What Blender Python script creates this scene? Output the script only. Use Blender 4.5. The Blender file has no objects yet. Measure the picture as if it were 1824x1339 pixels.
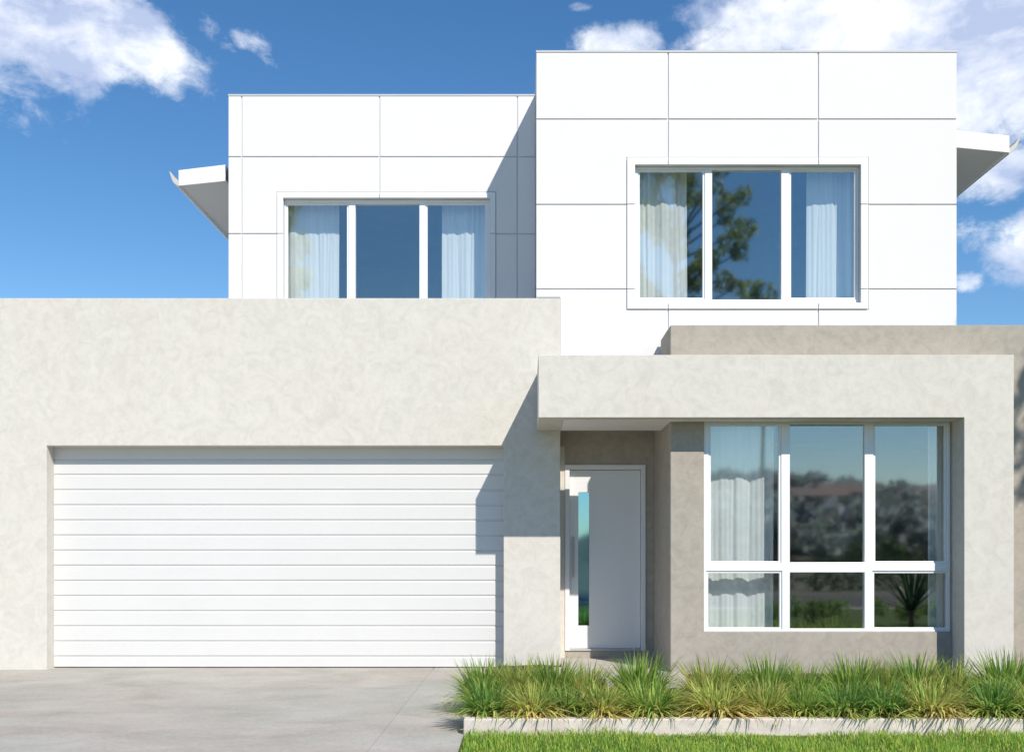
import bpy, bmesh, math, random
import numpy as np
from mathutils import Vector, Matrix, noise as mnoise

random.seed(7)
RNG = np.random.default_rng(11)
S = bpy.context.scene
COL = S.collection

# ------------------------------------------------------------------ survey of the facade
# The elevation was surveyed from the photograph: px/m on the garage wall plane (u = 1), the
# vanishing point and the depth u of each plane (u * DIST metres from the viewpoint).
PPM, VX, VY, DIST = 165.0, 935.0, 985.0, 11.4
EYE = 207.0 / PPM
def X(px, u=1.0): return (px - VX) * u / PPM
def Z(py, u=1.0): return (VY - py) * u / PPM + EYE
def Y(u): return (u - 1.0) * DIST
U_F, U_W, U_R, U_L, U_B, U_D = 0.904, 0.9298, 1.0012, 1.098, 1.0505, 1.016
SUN = Vector((0.528, -1.0, 1.05)).normalized()

# ------------------------------------------------------------------ materials
def nmat(name):
    m = bpy.data.materials.new(name); m.use_nodes = True
    nt = m.node_tree; nt.nodes.clear()
    out = nt.nodes.new('ShaderNodeOutputMaterial')
    return m, nt, out
def N(nt, t, **kw):
    n = nt.nodes.new('ShaderNode' + t)
    for k, v in kw.items():
        if k in n.inputs.keys(): n.inputs[k].default_value = v
        else: setattr(n, k, v)
    return n
def ramp(nt, fac, stops, interp='LINEAR'):
    r = nt.nodes.new('ShaderNodeValToRGB'); r.color_ramp.interpolation = interp
    e = r.color_ramp.elements
    while len(e) < len(stops): e.new(0.5)
    for i, (p, c) in enumerate(stops):
        e[i].position = p; e[i].color = (c[0], c[1], c[2], 1) if not isinstance(c, (int, float)) else (c, c, c, 1)
    nt.links.new(fac, r.inputs[0]); return r.outputs[0]
def mixc(nt, fac, a, b, mode='MIX'):
    m = nt.nodes.new('ShaderNodeMix'); m.data_type = 'RGBA'; m.blend_type = mode
    for sock, v in ((m.inputs[0], fac), (m.inputs[6], a), (m.inputs[7], b)):
        if isinstance(v, (int, float)): sock.default_value = v
        elif isinstance(v, tuple): sock.default_value = (*v, 1)
        else: nt.links.new(v, sock)
    return m.outputs[2]
def coords(nt, scale=(1, 1, 1), rot=(0, 0, 0)):
    tc = nt.nodes.new('ShaderNodeTexCoord'); mp = nt.nodes.new('ShaderNodeMapping')
    mp.inputs['Scale'].default_value = scale; mp.inputs['Rotation'].default_value = rot
    nt.links.new(tc.outputs['Object'], mp.inputs[0]); return mp.outputs[0]
def noise(nt, vec, scale, detail=4, rough=0.55, dist=0.0):
    n = N(nt, 'TexNoise', Scale=scale, Detail=detail, Roughness=rough, Distortion=dist)
    nt.links.new(vec, n.inputs['Vector']); return n.outputs[0]
def bump(nt, h, strength, dist):
    b = N(nt, 'Bump', Strength=strength, Distance=dist); nt.links.new(h, b.inputs['Height']); return b.outputs[0]
def principled(nt, out, col, rough=0.6, nrm=None, spec=0.4, metal=0.0):
    p = nt.nodes.new('ShaderNodeBsdfPrincipled')
    for s, v in (('Base Color', col), ('Roughness', rough)):
        if isinstance(v, tuple): p.inputs[s].default_value = (*v, 1)
        elif isinstance(v, (int, float)): p.inputs[s].default_value = v
        else: nt.links.new(v, p.inputs[s])
    p.inputs['Specular IOR Level'].default_value = spec; p.inputs['Metallic'].default_value = metal
    if nrm: nt.links.new(nrm, p.inputs['Normal'])
    nt.links.new(p.outputs[0], out.inputs[0]); return p

def stucco(name, base, var):
    m, nt, out = nmat(name); v = coords(nt)
    big = noise(nt, v, 1.1, 4, 0.55, 0.6)
    trowel = noise(nt, v, 5.2, 8, 0.66, 1.5)
    dabs = noise(nt, coords(nt, (1, 1, 1.25), (0, .6, 0)), 13, 6, 0.66, 0.5)
    fine = noise(nt, v, 170, 2, 0.6)
    lo = tuple(b * (1 - var) for b in base); hi = tuple(min(1, b * (1 + var * 0.6)) for b in base)
    c = ramp(nt, trowel, [(0.36, lo), (0.5, base), (0.62, hi)])
    c = mixc(nt, 0.22, c, ramp(nt, big, [(0.36, (base[0]*1.01, base[1]*.955, base[2]*.90)), (0.52, base), (0.66, (base[0]*.985, base[1]*1.01, base[2]*1.02))]))
    c = mixc(nt, 0.6, c, ramp(nt, dabs, [(0.38, 1 - var * .9), (0.56, 1.0)]), 'MULTIPLY')
    c = mixc(nt, 0.6, c, ramp(nt, fine, [(0.3, .86), (0.7, 1.0)]), 'MULTIPLY')
    h = nt.nodes.new('ShaderNodeMath'); h.operation = 'MULTIPLY_ADD'
    nt.links.new(dabs, h.inputs[0]); h.inputs[1].default_value = 1.0; nt.links.new(fine, h.inputs[2])
    principled(nt, out, c, 0.92, bump(nt, h.outputs[0], 0.3, 0.004), 0.15)
    return m
def paint(name, base, rough=0.45, var=0.03, spec=0.4, bmp=0.0):
    m, nt, out = nmat(name); v = coords(nt)
    n = noise(nt, v, 1.7, 4, 0.6)
    c = ramp(nt, n, [(0.3, tuple(b * (1 - var) for b in base)), (0.7, base)])
    nr = bump(nt, noise(nt, v, 60, 2), bmp, 0.002) if bmp else None
    principled(nt, out, c, rough, nr, spec); return m

M = {}
M['stucco'] = stucco('light_render', (0.677, 0.645, 0.585), 0.085)
M['taupe'] = stucco('taupe_render', (0.43, 0.388, 0.332), 0.12)
M['cladding'] = paint('white_cladding', (0.775, 0.762, 0.752), 0.6, 0.015, 0.25)
M['trim'] = paint('white_architrave', (0.82, 0.82, 0.82), 0.5, 0.02, 0.3)
M['joint'] = paint('joint_backing', (0.66, 0.66, 0.67), 0.8, 0.05, 0.2)
M['capping'] = paint('grey_capping', (0.55, 0.56, 0.57), 0.5, 0.05)
M['frame'] = paint('white_aluminium', (0.86, 0.87, 0.88), 0.3, 0.02, 0.5)
M['garage'] = paint('white_door_steel', (0.685, 0.672, 0.655), 0.36, 0.03, 0.5)
M['door'] = paint('white_door_paint', (0.78, 0.78, 0.78), 0.3, 0.02, 0.5)
M['lining'] = paint('porch_lining_board', (0.84, 0.80, 0.78), 0.7, 0.03, 0.2)
M['soffit'] = paint('soffit_board', (0.66, 0.65, 0.64), 0.7, 0.03, 0.2)
M['fascia'] = paint('white_fascia', (0.86, 0.86, 0.84), 0.45, 0.03)
M['gutter'] = paint('gutter_metal', (0.60, 0.58, 0.52), 0.4, 0.06)
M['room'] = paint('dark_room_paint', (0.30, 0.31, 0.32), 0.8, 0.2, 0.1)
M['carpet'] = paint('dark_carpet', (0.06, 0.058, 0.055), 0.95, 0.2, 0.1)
M['steel'] = paint('brushed_steel', (0.45, 0.45, 0.45), 0.35, 0.05, 0.6)
M['dark'] = paint('dark_rubber', (0.03, 0.03, 0.03), 0.8, 0.1)

def glass_mat(name, refl, tint, rtint, rough):
    m, nt, out = nmat(name)
    t = nt.nodes.new('ShaderNodeBsdfTransparent'); t.inputs[0].default_value = (*tint, 1)
    g = nt.nodes.new('ShaderNodeBsdfGlossy'); g.inputs['Color'].default_value = (*rtint, 1); g.inputs['Roughness'].default_value = rough
    x = nt.nodes.new('ShaderNodeMixShader'); x.inputs[0].default_value = refl
    nt.links.new(t.outputs[0], x.inputs[1]); nt.links.new(g.outputs[0], x.inputs[2]); nt.links.new(x.outputs[0], out.inputs[0])
    return m
M['glass'] = glass_mat('window_glass', 0.19, (0.96, 0.985, 0.99), (0.95, 0.94, 0.90), 0.032)
M['door_glass'] = glass_mat('teal_door_glass', 0.62, (0.30, 0.55, 0.62), (0.36, 0.66, 0.82), 0.04)

def curtain_mat():
    m, nt, out = nmat('sheer_curtain'); v = coords(nt)
    n = noise(nt, coords(nt, (60, 60, 3)), 3, 3)
    c = ramp(nt, n, [(0.3, (0.92, 0.93, 0.91)), (0.7, (0.97, 0.97, 0.96))])
    d = nt.nodes.new('ShaderNodeBsdfDiffuse'); nt.links.new(c, d.inputs[0])
    t = nt.nodes.new('ShaderNodeBsdfTranslucent'); nt.links.new(c, t.inputs[0])
    x = nt.nodes.new('ShaderNodeMixShader'); x.inputs[0].default_value = 0.12
    nt.links.new(d.outputs[0], x.inputs[1]); nt.links.new(t.outputs[0], x.inputs[2]); nt.links.new(x.outputs[0], out.inputs[0])
    return m
M['curtain'] = curtain_mat()

def concrete():
    m, nt, out = nmat('driveway_concrete'); v = coords(nt)
    cloud = noise(nt, coords(nt, (0.75, 1.0, 1), (0, 0, 0.3)), 1.7, 7, 0.62, 0.5)
    hue = noise(nt, coords(nt, (0.4, 1.0, 1)), 0.9, 3, 0.5)
    streak = noise(nt, coords(nt, (0.8, 1.3, 1), (0, 0, 0.2)), 7, 6, 0.7)
    fine = noise(nt, v, 120, 3, 0.7); grit = noise(nt, v, 26, 5, 0.7)
    c = ramp(nt, cloud, [(0.30, (0.445, 0.415, 0.362)), (0.5, (0.53, 0.496, 0.44)), (0.68, (0.595, 0.558, 0.498))])
    c = mixc(nt, 1.0, c, ramp(nt, hue, [(0.40, (0.98, 1.0, 0.985)), (0.62, (1.03, 0.975, 0.975))]), 'MULTIPLY')
    c = mixc(nt, 0.45, c, ramp(nt, streak, [(0.35, .88), (0.6, 1.0)]), 'MULTIPLY')
    c = mixc(nt, 0.6, c, ramp(nt, grit, [(0.32, .74), (0.62, 1.0)]), 'MULTIPLY')
    c = mixc(nt, 0.8, c, ramp(nt, fine, [(0.3, .66), (0.7, 1.0)]), 'MULTIPLY')
    # the narrow slab beside the bed was poured separately and is a touch greyer
    sx = nt.nodes.new('ShaderNodeSeparateXYZ'); nt.links.new(v, sx.inputs[0])
    g = nt.nodes.new('ShaderNodeMath'); g.operation = 'GREATER_THAN'; nt.links.new(sx.outputs[0], g.inputs[0]); g.inputs[1].default_value = -1.0
    g2 = nt.nodes.new('ShaderNodeMath'); g2.operation = 'MULTIPLY'; nt.links.new(g.outputs[0], g2.inputs[0]); g2.inputs[1].default_value = 0.8
    c = mixc(nt, g2.outputs[0], c, mixc(nt, 1.0, c, (1.02, 1.035, 1.045), 'MULTIPLY'))
    principled(nt, out, c, 0.9, bump(nt, fine, 0.35, 0.003), 0.2); return m
M['concrete'] = concrete()
def simple_noise(name, c0, c1, scale, rough=0.95, bs=0.5, bd=0.01, detail=6):
    m, nt, out = nmat(name); v = coords(nt); n = noise(nt, v, scale, detail, 0.65)
    c = ramp(nt, n, [(0.3, c0), (0.7, c1)])
    principled(nt, out, c, rough, bump(nt, n, bs, bd), 0.15); return m
M['porch'] = simple_noise('porch_concrete', (0.42, 0.38, 0.34), (0.52, 0.48, 0.44), 14)
M['edging'] = simple_noise('edging_concrete', (0.54, 0.47, 0.43), (0.72, 0.64, 0.59), 9)
M['soil'] = simple_noise('soil', (0.035, 0.026, 0.018), (0.11, 0.085, 0.06), 18, bd=0.03)
M['turf'] = simple_noise('turf', (0.045, 0.09, 0.015), (0.11, 0.17, 0.03), 9, bd=0.02)
M['land'] = simple_noise('land', (0.13, 0.14, 0.09), (0.24, 0.23, 0.17), 0.3)
M['asphalt'] = simple_noise('asphalt', (0.09, 0.09, 0.092), (0.14, 0.14, 0.14), 30)
M['bark'] = simple_noise('bark', (0.06, 0.045, 0.03), (0.17, 0.14, 0.11), 12, bd=0.02)
M['far_wall'] = paint('far_house_wall', (0.72, 0.68, 0.68), 0.8, 0.1)
M['far_roof'] = paint('far_house_roof', (0.30, 0.20, 0.18), 0.8, 0.2)

def leaf_mat(name, tr=0.3, rough=0.5, gain=1.0):
    m, nt, out = nmat(name)
    a = N(nt, 'Attribute', attribute_name='Col')
    p = nt.nodes.new('ShaderNodeBsdfPrincipled'); p.inputs['Roughness'].default_value = rough
    p.inputs['Specular IOR Level'].default_value = 0.25
    nt.links.new(a.outputs['Color'], p.inputs['Base Color'])
    t = nt.nodes.new('ShaderNodeBsdfTranslucent'); nt.links.new(a.outputs['Color'], t.inputs[0])
    x = nt.nodes.new('ShaderNodeMixShader'); x.inputs[0].default_value = tr
    nt.links.new(p.outputs[0], x.inputs[1]); nt.links.new(t.outputs[0], x.inputs[2]); nt.links.new(x.outputs[0], out.inputs[0])
    return m
M['blade'] = leaf_mat('tussock_blades', 0.52)
M['lawn'] = leaf_mat('lawn_blades', 0.48)
M['leaf'] = leaf_mat('tree_leaves', 0.62)

# ------------------------------------------------------------------ mesh helpers
class MB:
    def __init__(s): s.v, s.f = [], []
    def quad(s, *p):
        b = len(s.v); s.v += [tuple(q) for q in p]; s.f.append(tuple(range(b, b + len(p)))); return s
    def box(s, x0, x1, y0, y1, z0, z1):
        x0, x1 = sorted((x0, x1)); y0, y1 = sorted((y0, y1)); z0, z1 = sorted((z0, z1))
        b = len(s.v)
        s.v += [(x0,y0,z0),(x1,y0,z0),(x1,y1,z0),(x0,y1,z0),(x0,y0,z1),(x1,y0,z1),(x1,y1,z1),(x0,y1,z1)]
        for f in ((0,3,2,1),(4,5,6,7),(0,1,5,4),(1,2,6,5),(2,3,7,6),(3,0,4,7)): s.f.append(tuple(b+i for i in f))
        return s
    def cells(s, xs, zs, y0, y1, solid):
        """slab in the xz plane between y0 (front) and y1, made of the grid cells for which solid(x, z)"""
        xs = sorted(set(round(a, 5) for a in xs)); zs = sorted(set(round(a, 5) for a in zs))
        nx, nz = len(xs) - 1, len(zs) - 1
        g = [[solid((xs[i]+xs[i+1])/2, (zs[j]+zs[j+1])/2) for j in range(nz)] for i in range(nx)]
        at = lambda i, j: 0 <= i < nx and 0 <= j < nz and g[i][j]
        for i in range(nx):
            for j in range(nz):
                if not g[i][j]: continue
                a, b, c, d = xs[i], xs[i+1], zs[j], zs[j+1]
                s.quad((a,y0,c),(b,y0,c),(b,y0,d),(a,y0,d)); s.quad((b,y1,c),(a,y1,c),(a,y1,d),(b,y1,d))
                if not at(i-1,j): s.quad((a,y1,c),(a,y0,c),(a,y0,d),(a,y1,d))
                if not at(i+1,j): s.quad((b,y0,c),(b,y1,c),(b,y1,d),(b,y0,d))
                if not at(i,j-1): s.quad((a,y1,c),(b,y1,c),(b,y0,c),(a,y0,c))
                if not at(i,j+1): s.quad((a,y0,d),(b,y0,d),(b,y1,d),(a,y1,d))
        return s
    def prism(s, prof, y0, y1):
        """profile [(x, z)] extruded along y"""
        n = len(prof); b = len(s.v)
        s.v += [(x, y0, z) for x, z in prof] + [(x, y1, z) for x, z in prof]
        s.f.append(tuple(b + i for i in range(n))); s.f.append(tuple(b + n + i for i in reversed(range(n))))
        for i in range(n):
            j = (i + 1) % n; s.f.append((b+i, b+n+i, b+n+j, b+j))
        return s
    def prism_x(s, prof, x0, x1):
        """profile [(y, z)] extruded along x"""
        n = len(prof); b = len(s.v)
        s.v += [(x0, y, z) for y, z in prof] + [(x1, y, z) for y, z in prof]
        s.f.append(tuple(b + i for i in range(n))); s.f.append(tuple(b + n + i for i in reversed(range(n))))
        for i in range(n):
            j = (i + 1) % n; s.f.append((b+i, b+n+i, b+n+j, b+j))
        return s
    def build(s, name, mat, parent=None, bev=0.0, seg=2, smooth=False):
        me = bpy.data.meshes.new(name); me.from_pydata(s.v, [], s.f)
        bm = bmesh.new(); bm.from_mesh(me); bmesh.ops.remove_doubles(bm, verts=bm.verts, dist=1e-5)
        bmesh.ops.recalc_face_normals(bm, faces=bm.faces); bm.to_mesh(me); bm.free()
        if mat: me.materials.append(mat)
        o = bpy.data.objects.new(name, me); COL.objects.link(o)
        if parent: o.parent = parent
        if bev:
            md = o.modifiers.new('Bevel', 'BEVEL'); md.width = bev; md.segments = seg; md.limit_method = 'ANGLE'; md.angle_limit = math.radians(40)
        if smooth:
            for p in me.polygons: p.use_smooth = True
        return o
def tag(o, label=None, cat=None, group=None, kind=None):
    if label: o['label'] = label
    if cat: o['category'] = cat
    if group: o['group'] = group
    if kind: o['kind'] = kind
    return o
def empty(name, loc=(0, 0, 0)):
    o = bpy.data.objects.new(name, None); COL.objects.link(o); o.location = loc; o.empty_display_size = 0.3; return o
def np_mesh(name, verts, faces, cols, mat):
    """verts (n,3), faces (m,k) of one k, cols (n,3)"""
    me = bpy.data.meshes.new(name); verts = np.asarray(verts, np.float32); faces = np.asarray(faces, np.int32)
    k = faces.shape[1]
    me.vertices.add(len(verts)); me.vertices.foreach_set('co', verts.ravel())
    me.loops.add(faces.size); me.loops.foreach_set('vertex_index', faces.ravel())
    me.polygons.add(len(faces)); me.polygons.foreach_set('loop_start', np.arange(0, faces.size, k, dtype=np.int32))
    me.polygons.foreach_set('loop_total', np.full(len(faces), k, np.int32))
    if cols is not None:
        at = me.attributes.new('Col', 'FLOAT_COLOR', 'POINT')
        at.data.foreach_set('color', np.c_[cols, np.ones(len(cols))].astype(np.float32).ravel())
    me.update(calc_edges=True); me.validate(); me.materials.append(mat); return me

# ------------------------------------------------------------------ the house
house = empty('house', (0, 0, 0))
tag(house, 'modern two storey house with white panel boxes and beige rendered garage', 'house')
PT = Z(531)                                   # top of the garage parapet
# garage wall
gx0, gx1 = -9.0, X(998)
ox0, ox1, oz = X(83), X(897), Z(793.5)
garage_wall = MB().cells([gx0, ox0, ox1, gx1], [-0.1, oz, PT], 0, 0.26, lambda x, z: not (ox0 < x < ox1 and z < oz)).build('garage_wall', M['stucco'], house, 0.006)
MB().box(gx0, gx0 + .26, .263, 6, -.1, PT).box(gx0+.263, X(998)-.003, .263, 6, Z(600)-.2, Z(600)).box(gx0, X(998)-.003, 6.003, 6.2, -.1, PT).build('garage_shell', M['stucco'], house)
MB().box(gx1 - .2, gx1 - .003, .263, Y(U_B) - .003, -.1, Z(600) - .203).build('porch_side_wall', M['stucco'], house)

# garage door: sectional steel door, horizontal grooves pressed into it
gd = MB(); yd = Y(U_D)
lines = [818.5 + 26.93 * i for i in range(14)]
zs = [Z(y, U_D) for y in lines]
top, bot = oz + 0.15, 0.008
edges = [top] + zs + [bot]
prof = []
g, dp = 0.0068, 0.010
for i in range(len(edges) - 1):
    a, b = edges[i], edges[i + 1]
    a2 = a - (g if i else 0); b2 = b + (g if i < len(edges) - 2 else 0)
    prof += [(yd + dp, a2 + 0.001), (yd + 0.002, a2 - 0.003), (yd, a2 - 0.010), (yd, b2 + 0.010), (yd + 0.002, b2 + 0.003), (yd + dp, b2 - 0.001)]
prof += [(yd + 0.045, bot), (yd + 0.045, top)]
garage_door = gd.prism_x(prof, ox0 - 0.05 + 0.0, ox1 + 0.05).build('garage_door', M['garage'], house)
garage_door['label'] = 'wide white sectional garage door with horizontal grooves'
MB().box(ox0 - .05, ox1 + .05, yd + .004, yd + .04, 0.0, .006).build('bottom_seal', M['dark'], garage_door)

# portal frame around porch and front window
pz0, pz1 = Z(743.5, U_F), Z(632, U_F)
px0, px1, pxi = X(959, U_F), X(1806, U_F), X(1717.5, U_F)
pyf, pyb = Y(U_F), Y(U_W) - .003
PXE = X(998.5)                                 # inner face of the portal's left end wall
portal = MB().cells([px0, pxi, px1], [-.1, pz0, pz1], pyf, pyb, lambda x, z: z > pz0 or x > pxi)
portal = portal.build('portal_frame', M['stucco'], house, 0.005)
MB().box(px0, PXE - .004, pyb + .0005, -.003, pz0, pz1).build('portal_return', M['stucco'], house)
WL = X(1194.4, U_W)                            # left face of the taupe volume
lz = pz0 + 0.012
MB().box(PXE, WL - .003, pyb + .001, -.04, lz, lz + .02).build('porch_soffit', M['lining'], house)
# the portal soffit lining is a shallow recess in front of the lining board: a thin strip set under the beam
MB().box(PXE, pxi - .02, pyf + .12, pyb - .002, pz0 - .006, pz0 + .004).box(PXE, WL - .003, pyb - .0015, -.06, pz0 - .006, pz0 + .004).build('soffit_trim', M['lining'], house)

# taupe front wall with the tall window
wy = Y(U_W); wz1 = Z(579, U_W)
wx0, wx1, wz0, wzt = X(1254, U_W), X(1694.5, U_W), Z(1125, U_W), Z(749.5, U_W)
front_wall = MB().cells([WL, wx0, wx1, 7.2], [-.1, wz0, wzt, wz1], wy, wy + .22, lambda x, z: not (wx0 < x < wx1 and wz0 < z < wzt)).build('front_wall', M['taupe'], house, 0.005)
BY = Y(U_B)
NT = Z(613.5)                                  # underside of the upper storey above the porch niche
NT = EYE + 249 / PPM
MB().box(WL, WL + .2, wy + .223, -.04, -.1, wz1).box(WL, WL + .2, -.037, BY - .003, -.1, NT - .003).build('porch_return_wall', M['taupe'], house)
MB().box(WL + .203, 7.2, wy + .223, -.04, wz1 - .5, wz1 - .35).box(7.0, 7.2, wy+.223, 6, -.1, wz1-.51).build('flat_roof', M['taupe'], house)
# porch back wall with door opening
dx0, dx1, dz0, dz1 = X(1006, U_B), X(1150, U_B), Z(1158, U_B), Z(827.5, U_B)
MB().box(gx1 - .19, dx0 - .001, BY - .008, BY - .0005, EYE - 195.8 / PPM, NT - .3).build('porch_nib', M['stucco'], house)
MB().cells([gx1 - .19, dx0, dx1, WL + .2], [-.1, dz0, dz1, NT - .003], BY, BY + .2, lambda x, z: not (dx0 < x < dx1 and dz0 < z < dz1)).build('porch_wall', M['taupe'], house)
PF = EYE - 196 / PPM                          # porch floor level
porch_slab = MB().cells([0, 1], [0, 1], 0, 1, lambda x, z: False)
MB().box(gx1 + .003, WL - .003, -.3, BY - .003, -.08, PF).box(gx1 - .10, WL + .1, Y(.83), -.303, -.08, PF - .004).build('porch_floor', M['porch'], house, 0.006)

# front door
fd_y = BY + .05
lx0, lx1, ltop = X(1014.5, U_B), X(1142, U_B), Z(836, U_B)
gl = (X(1030.5, U_B), X(1050, U_B), Z(1114, U_B), Z(876, U_B))
front_door = MB().cells([lx0 + .003, gl[0], gl[1], lx1 - .003], [dz0 + .02, gl[2], gl[3], ltop - .003], fd_y, fd_y + .04, lambda x, z: not (gl[0] < x < gl[1] and gl[2] < z < gl[3])).build('front_door', M['door'], house, 0.003)
front_door['label'] = 'white front door with narrow teal glass strip and long pull handle'
MB().cells([dx0 + .002, lx0, lx1, dx1 - .002], [dz0, ltop, dz1 - .002], BY - .018, fd_y + .06, lambda x, z: z > ltop or x < lx0 or x > lx1).build('door_frame', M['door'], front_door, 0.003)
MB().box(gl[0] + .001, gl[1] - .001, fd_y + .008, fd_y + .014, gl[2] + .001, gl[3] - .001).build('door_glass', M['door_glass'], front_door)
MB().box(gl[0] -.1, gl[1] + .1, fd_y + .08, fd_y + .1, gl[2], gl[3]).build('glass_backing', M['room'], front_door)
hx = X(1021.5, U_B); hb = MB()
hb.box(hx - .011, hx + .011, fd_y - .055, fd_y - .035, Z(1028, U_B), Z(955, U_B))
for zz in (Z(1015, U_B), Z(968, U_B)): hb.box(hx - .007, hx + .007, fd_y - .035, fd_y, zz - .008, zz + .008)
hb.build('handle', M['steel'], front_door, 0.004)
MB().box(dx0 + .002, dx1 - .002, BY - .015, fd_y + .05, dz0 - .001, dz0 + .018).build('threshold', M['steel'], front_door)
MB().box(gx1 - .2, WL + .25, BY + .6, BY + .62, 0, NT).build('hall_wall', M['room'], house)

# ---------------------------------------------------------------- upper storey
def joints(v, w=0.007): return [v - w, v + w]
JW = 0.0072
def block(name, u, bx0, bx1, bz0, bz1, vj, hj, opening, trim, solid_extra=None, y_back=8.0, clad=0.011):
    """panel-clad box: backing wall, cladding sheet with open joints, sides, roof; opening and trim are (x0,x1,z0,z1)"""
    yf = Y(u); o0, o1, o2, o3 = opening
    ok = solid_extra or (lambda x, z: True)
    xs = [bx0, o0, o1, bx1] + [a for v in vj for a in joints(v, JW)] + [a for a in BR[0] if bx0 < a < bx1]
    zs_ = [bz0, o2, o3, bz1] + [a for v in hj for a in joints(v, JW)] + [a for a in BR[1] if bz0 < a < bz1]
    inop = lambda x, z: o0 < x < o1 and o2 < z < o3
    t0, t1, t2, t3 = trim; gv = .008
    xs += [t0 - gv, t1 + gv, t0 + .004, t1 - .004]; zs_ += [t2 - gv, t3 + gv, t2 + .004, t3 - .004]
    ring = lambda x, z: t0 - gv < x < t1 + gv and t2 - gv < z < t3 + gv and not (t0 + .004 < x < t1 - .004 and t2 + .004 < z < t3 - .004)
    jt = lambda x, z: ring(x, z) or any(abs(x - v) < JW for v in vj) or any(abs(z - v) < JW for v in hj)
    wall = MB().cells([bx0 + .002, o0, o1, bx1 - .002] + [a for a in BR[0] if bx0 < a < bx1], [bz0 + .002, o2, o3, bz1 - .002] + [a for a in BR[1] if bz0 < a < bz1],
                      yf + clad, yf + clad + .18, lambda x, z: not inop(x, z) and ok(x, z)).build(name, M['joint'], house)
    MB().cells(xs, zs_, yf, yf + clad - .0005, lambda x, z: not inop(x, z) and not jt(x, z) and ok(x, z)).build('cladding_panels', M['cladding'], wall, 0.002, 1)
    # architrave, cut where the wall joints run through
    t0, t1, t2, t3 = trim
    sx = [t0, o0, o1, t1] + [a for v in vj if t0 < v < t1 for a in joints(v, .004)]
    sz = [t2, o2, o3, t3] + [a for v in hj if t2 < v < t3 for a in joints(v, .004)]
    jj = lambda x, z: any(abs(x - v) < .004 for v in vj) or any(abs(z - v) < .004 for v in hj)
    MB().cells(sx, sz, yf - .014, yf - .0005, lambda x, z: not inop(x, z) and not jj(x, z)).build('architrave', M['trim'], wall, 0.002, 1)
    sh = MB()
    yb = yf + clad + .181
    sh.box(bx0 + .002, bx0 + .18, yb, y_back, bz0 + .5, bz1 - .002).box(bx1 - .18, bx1 - .002, yb, y_back, bz0 + .5, bz1 - .002)
    sh.box(bx0 + .002, bx1 - .002, y_back + .001, y_back + .2, bz0 + .5, bz1 - .002).box(bx0 + .181, bx1 - .181, yb, y_back, bz1 - .75, bz1 - .55)
    sh.build('side_walls', M['cladding'], wall)
    cp = MB().box(bx0 - .006, bx1 + .006, yf - .006, yb - .02, bz1 - .001, bz1 + .022)
    cp.box(bx0 - .006, bx0 + .18, yb - .019, y_back, bz1 - .001, bz1 + .022).box(bx1 - .18, bx1 + .006, yb - .019, y_back, bz1 - .001, bz1 + .022)
    cp.build('parapet_capping', M['capping'], wall, 0.003, 1)
    return wall
BR = ([], [])
LB = (X(407, U_L), X(955.5, U_R) - .004, PT - .9, Z(171.5, U_L))
ops = {}
opL = (X(504.5, U_L), X(873, U_L), Z(572, U_L), Z(353, U_L))
trL = (X(494, U_L), X(882.5, U_L), Z(583, U_L), Z(343, U_L))
lblock = block('upper_wall', U_L, *LB, [X(v, U_L) for v in (430.5, 676, 921.5)], [Z(v, U_L) for v in (279.5, 416.5, 553)], opL, trL)
opR = (X(1131, U_R), X(1533, U_R), Z(539.5, U_R), Z(294, U_R))
trR = (X(1117, U_R), X(1546, U_R), Z(550.5, U_R), Z(281.5, U_R))
RB = (X(955.5, U_R), X(1704, U_R), NT, Z(94, U_R))
BR = ([gx1 + .002], [PT + .003])
notch = lambda x, z: not (x < gx1 + .002 and z < PT + .003)
rblock = block('upper_wall', U_R, *RB, [X(v, U_R) for v in (1190, 1457.5)], [Z(v, U_R) for v in (212.5, 364.5, 515)], opR, trR, notch)
MB().box(RB[0], gx1, Y(U_R) - .012, Y(U_R) - .0008, PT + .004, PT + .024).build('grey_strip', M['capping'], rblock)  # thin grey strip along the foot of the cladding, just above the parapet
MB().box(gx1 + .003, RB[1] - .003, .2, BY + .6, NT, NT + .15).build('niche_ceiling', M['soffit'], house)

# ---------------------------------------------------------------- windows
def window(parent, name, u_face, opening, panes, recess, depth=.07, lights=None, label=None):
    """frame mesh with its glass panes as children. panes: [(x0,x1,z0,z1)], frame = opening minus panes"""
    x0, x1, z0, z1 = opening; y0 = Y(u_face) + recess
    x0 += .002; x1 -= .002; z0 += .002; z1 -= .002
    xs = [x0, x1] + [a for p in panes for a in p[:2]]; zs_ = [z0, z1] + [a for p in panes for a in p[2:]]
    inp = lambda x, z: any(p[0] < x < p[1] and p[2] < z < p[3] for p in panes)
    fr = MB().cells(xs, zs_, y0, y0 + depth, lambda x, z: not inp(x, z)).build(name, M['frame'], parent, 0.004)
    if label: fr['label'] = label
    for k, p in enumerate(panes):
        sashed = lights and lights[k]
        e = 0.0
        if sashed:
            e = .022
            MB().cells([p[0] + .001, p[0] + e, p[1] - e, p[1] - .001], [p[2] + .001, p[2] + e, p[3] - e, p[3] - .001], y0 + .012, y0 + .05,
                       lambda x, z: not (p[0] + e < x < p[1] - e and p[2] + e < z < p[3] - e)).build('sash', M['frame'], fr, 0.003)
        MB().box(p[0] + e + .001, p[1] - e - .001, y0 + .028, y0 + .034, p[2] + e + .001, p[3] - e - .001).build('glass_pane', M['glass'], fr)
    return fr
UL = U_L + .005
pl = [(X(a, UL), X(b, UL), Z(c, UL), Z(d, UL)) for a, b, c, d in ((509, 621, 563, 361), (633, 747, 566, 363.5), (758, 867, 563, 361))]
window(lblock, 'window', U_L, opL, pl, .055, lights=(1, 0, 1), label='three light white window above the garage, lower part behind the parapet')
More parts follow.
